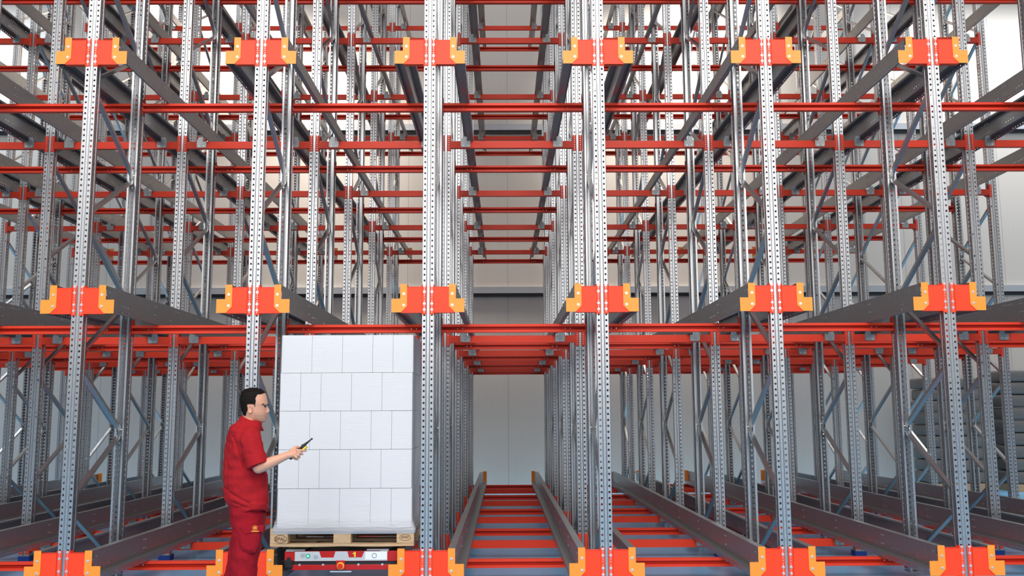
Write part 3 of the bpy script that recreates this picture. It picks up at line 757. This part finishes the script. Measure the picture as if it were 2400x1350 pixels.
rows = [ring(.86, x0 + .012, x1 - .008, .175, zf=hem), ring(.93, x0 - .004, x1 + .001, .185, zf=lambda t, p: hem(t, p) + .05),
        R_(1182, 531, 629, .185), R_(1168, 525.5, 629, .186), R_(1150, 524, 628.5, .184), R_(1125, 523.5, 627.5, .184), R_(1100, 523.5, 624, .188), R_(1075, 524, 619, .195), R_(1050, 524.5, 616, .205),
        R_(1032, 526, 615.5, .212), R_(1020, 529, 615, .205), R_(1010, 532, 614.5, .185), R_(1002, 536, 613.5, .150), R_(994, 545, 612, .115), R_(986, 558, 609, .085)]
loft(S, rows)
sl_end = SR.lerp(ER, .80)
limb(S, [(SR + Vector((0, .035, .005)), .070), (SR.lerp(ER, .15), .077), (SR.lerp(ER, .5), .075), (SR.lerp(ER, .70), .074)], 20)
S2 = SL.lerp(EL, .8); limb(S, [(SL + Vector((0, -.03, .0)), .070), (SL.lerp(EL, .5), .066), (S2, .060)], 18)
def folds(p):
    v = noise.noise(Vector((p.x * 9, p.y * 9, p.z * 22))) * .009 + noise.noise(Vector((p.x * 24 + p.z * 10, p.y * 20, p.z * 14))) * .0055
    v += -.010 * math.exp(-((p.z - (1.03 + .5 * (-1.98 - p.x))) / .012) ** 2) * (1 if p.x < -1.86 else 0)      # crease at the small of the back
    v += -.008 * math.exp(-((p.z - (.985 - .35 * (p.x + 2.0))) / .010) ** 2) * math.exp(-((p.x + 1.95) / .07) ** 2)
    v += -.012 * math.exp(-((p.x - (-2.005 + .45 * (1.44 - p.z))) / .010) ** 2) * (1 if 1.22 < p.z < 1.44 else 0)  # fold behind the sleeve
    v += -.007 * math.exp(-((p.x - (-2.055 + .05 * (1.44 - p.z))) / .009) ** 2) * (1 if 1.05 < p.z < 1.40 else 0)
    return v
sh_me = fuse(S, 'shirt', 'shirt', 0.005, 5, folds)
# open the sleeve and the hem: drop the faces that close them
child('shirt', sh_me, 'short-sleeved dark red work shirt')
Cb = MB(); cr = []
for (py, xa, xb, b_, o_) in ((996, 553, 616, .088, 0), (988, 561, 613, .078, 0), (977, 568.5, 607, .068, 0)):
    rr = []
    for i in range(40):
        t = 2 * PI * i / 40; c_, s_ = math.cos(t), math.sin(t)
        x0, z = xz(xa, py); x1, _ = xz(xb, py)
        p = Vector(((x0 + x1) / 2 + (x1 - x0) / 2 * c_, MY + b_ * s_, z - .045 * (c_ + 1) / 2 + .004 * (1 - c_)))
        rr.append(p)
    cr.append(rr)
loft(Cb, cr, cap=False)
child('collar', Cb.mesh('collar', 'shirt', thick=-0.007, smooth=True))
cu = MB(); d_ = (ER - SR).normalized(); cu.cyl(SR.lerp(ER, .62), d_, .0745, .0765, .075, 30)
child('sleeve_cuff', fuse(cu, 'sleeve_cuff', 'shirt', 0.004, 2))
# trousers
T = MB()
def legring(py, xa, xb, yc, b_, n=28):
    x0, z = xz(xa, py); x1, _ = xz(xb, py)
    return [Vector(((x0 + x1) / 2 + (x1 - x0) / 2 * math.copysign(abs(math.cos(2 * PI * i / n)) ** .85, math.cos(2 * PI * i / n)), yc + b_ * math.sin(2 * PI * i / n), z)) for i in range(n)]
loft(T, [legring(1488 - 22, 538, 588, -1.29, .095), legring(1450, 540, 588, -1.29, .09), legring(1400, 544, 596, -1.285, .088), legring(1345, 549, 607, -1.28, .092), legring(1310, 550, 611, -1.275, .10),
         legring(1270, 552, 617, -1.27, .105), legring(1235, 550, 620, -1.265, .108), legring(1205, 548, 621, -1.25, .11), legring(1185, 548, 620, -1.23, .115)])
loft(T, [legring(1466, 466, 512, -1.07, .09), legring(1440, 472, 520, -1.07, .088), legring(1400, 492, 538, -1.08, .086), legring(1345, 519, 568, -1.095, .092), legring(1310, 526, 578, -1.105, .098),
         legring(1280, 531, 590, -1.11, .10), legring(1250, 538.5, 600, -1.12, .105), legring(1223, 541, 606, -1.13, .11), legring(1185, 545, 606, -1.16, .115)])
loft(T, [legring(1236, 545, 616, -1.19, .10), legring(1222, 541.5, 620, -1.19, .17), legring(1200, 541, 620, -1.19, .178), legring(1180, 543, 620, -1.19, .172)])
def tf(p):
    return noise.noise(Vector((p.x * 10, p.y * 10, p.z * 16))) * .008 + noise.noise(Vector((p.x * 26, p.y * 20, p.z * 30 + p.x * 25))) * .004
child('trousers', fuse(T, 'trousers', 'trousers', 0.0055, 5, tf), 'dark red work trousers')
# cargo pocket on the near leg, its flap and the amber mark
def slab(poly, yf, th, material, name, bulge=0.0):
    c0 = sum((Vector(at(px, py, yf)) for px, py in poly), Vector()) / len(poly)
    mb = MB(); fr_ = [at(px, py, yf) for px, py in poly]
    mid = [c0.lerp(p, .72) - Vector((0, bulge, 0)) for p in fr_]; bk = [p + Vector((0, th, 0)) for p in fr_]; n_ = len(poly)
    mb.add(mid + fr_ + bk, [tuple(range(n_))] + [(i, (i + 1) % n_, (i + 1) % n_ + n_, i + n_) for i in range(n_)] + [(i + n_, (i + 1) % n_ + n_, (i + 1) % n_ + 2 * n_, i + 2 * n_) for i in range(n_)])
    return mb.mesh(name, material, smooth=False)
YP = -1.372
pk = child('cargo_pocket', slab([(560, 1245), (559, 1262), (561, 1280), (569, 1292), (585, 1297), (598, 1295), (604, 1280), (608, 1262), (610, 1246), (600, 1240), (575, 1240)], YP, .05, 'trousers', 'cargo_pocket', .012))
fl = child('pocket_flap', slab([(565, 1232), (568, 1250), (576, 1253), (590, 1249), (600, 1247), (617, 1247), (618, 1232)], YP - .014, .05, 'trousers', 'pocket_flap', .003))
em = MB(); c0 = at(597.5, 1237.5, YP - .0195)
n_ = 20; ro = [c0 + Vector((.017 * math.cos(2 * PI * i / n_), 0, .017 * math.sin(2 * PI * i / n_))) for i in range(n_)]; ri = [c0 + Vector((.0135 * math.cos(2 * PI * i / n_), 0, .0135 * math.sin(2 * PI * i / n_))) for i in range(n_)]
em.add(ro + ri, [(i, (i + 1) % n_, (i + 1) % n_ + n_, i + n_) for i in range(n_)])
em.add([c0 + Vector(v) for v in ((-.007, 0, -.006), (.007, 0, -.006), (.009, 0, .003), (0, 0, .010), (-.009, 0, .003))], [(0, 1, 2, 3, 4)])
child('emblem', em.mesh('emblem', 'logo', thick=0.0008), 'amber round emblem', parent=None)
wl = MB()
for i in range(10):
    p = at(589.5 + i * 1.75, 1245.2, YP - .0195); wl.box(p.x, p.x + .0040, p.y, p.y + .001, p.z - .0045, p.z + .0045 - .001 * (i % 3))
child('embroidered_word', wl.mesh('embroidered_word', 'logo'), 'amber stitched word')
for A_ in (AR, AL):
    s_ = MB(); a = Vector((A_.x, A_.y, FLOOR))
    limb(s_, [(a + Vector((-.03, -.005, .045)), .043), (a + Vector((.05, .015, .045)), .045), (a + Vector((.13, .04, .040)), .040), (a + Vector((.18, .055, .034)), .033)], 14)
    limb(s_, [(A_ + Vector((0, 0, -.02)), .048), (A_ + Vector((0, 0, .04)), .050)], 14)
    me = fuse(s_, 'shoe', 'shoe', 0.005, 3)
    for v in me.vertices: v.co.z = max(v.co.z, FLOOR + .001)
    child('shoe', me, 'black work shoe')
# ------------------------------------------------------------------ handset held in the right hand
hs = link('remote_control', None, None, RC)
tag(hs, 'black and yellow radio handset with stubby antenna in the hand of the person', 'remote control')
def orient(me):
    me.transform(Matrix((UX, YX, -VX)).transposed().to_4x4()); return me
link('housing', orient(MB().box(-.080, .058, -.027, .027, -.006, .016).mesh('housing', 'black', bevel=0.005)), hs)
link('front_cover', orient(MB().box(-.040, .060, -.028, .028, -.018, -.005).mesh('front_cover', 'yellow', bevel=0.005)), hs)['label'] = 'yellow front cover'
link('antenna', orient(MB().cyl((.055, 0, .008), (1, 0, -.06), .011, .0065, .035, 12).cyl((.088, 0, .006), (1, 0, -.06), .0065, .0045, .03, 12).cyl((.116, 0, .004), (1, 0, -.06), .0045, .0075, .012, 12).mesh('antenna', 'black')), hs)
link('side_knob', orient(MB().cyl((.045, 0, .016), (0, 0, 1), .008, .007, .006, 12).mesh('side_knob', 'dark')), hs)
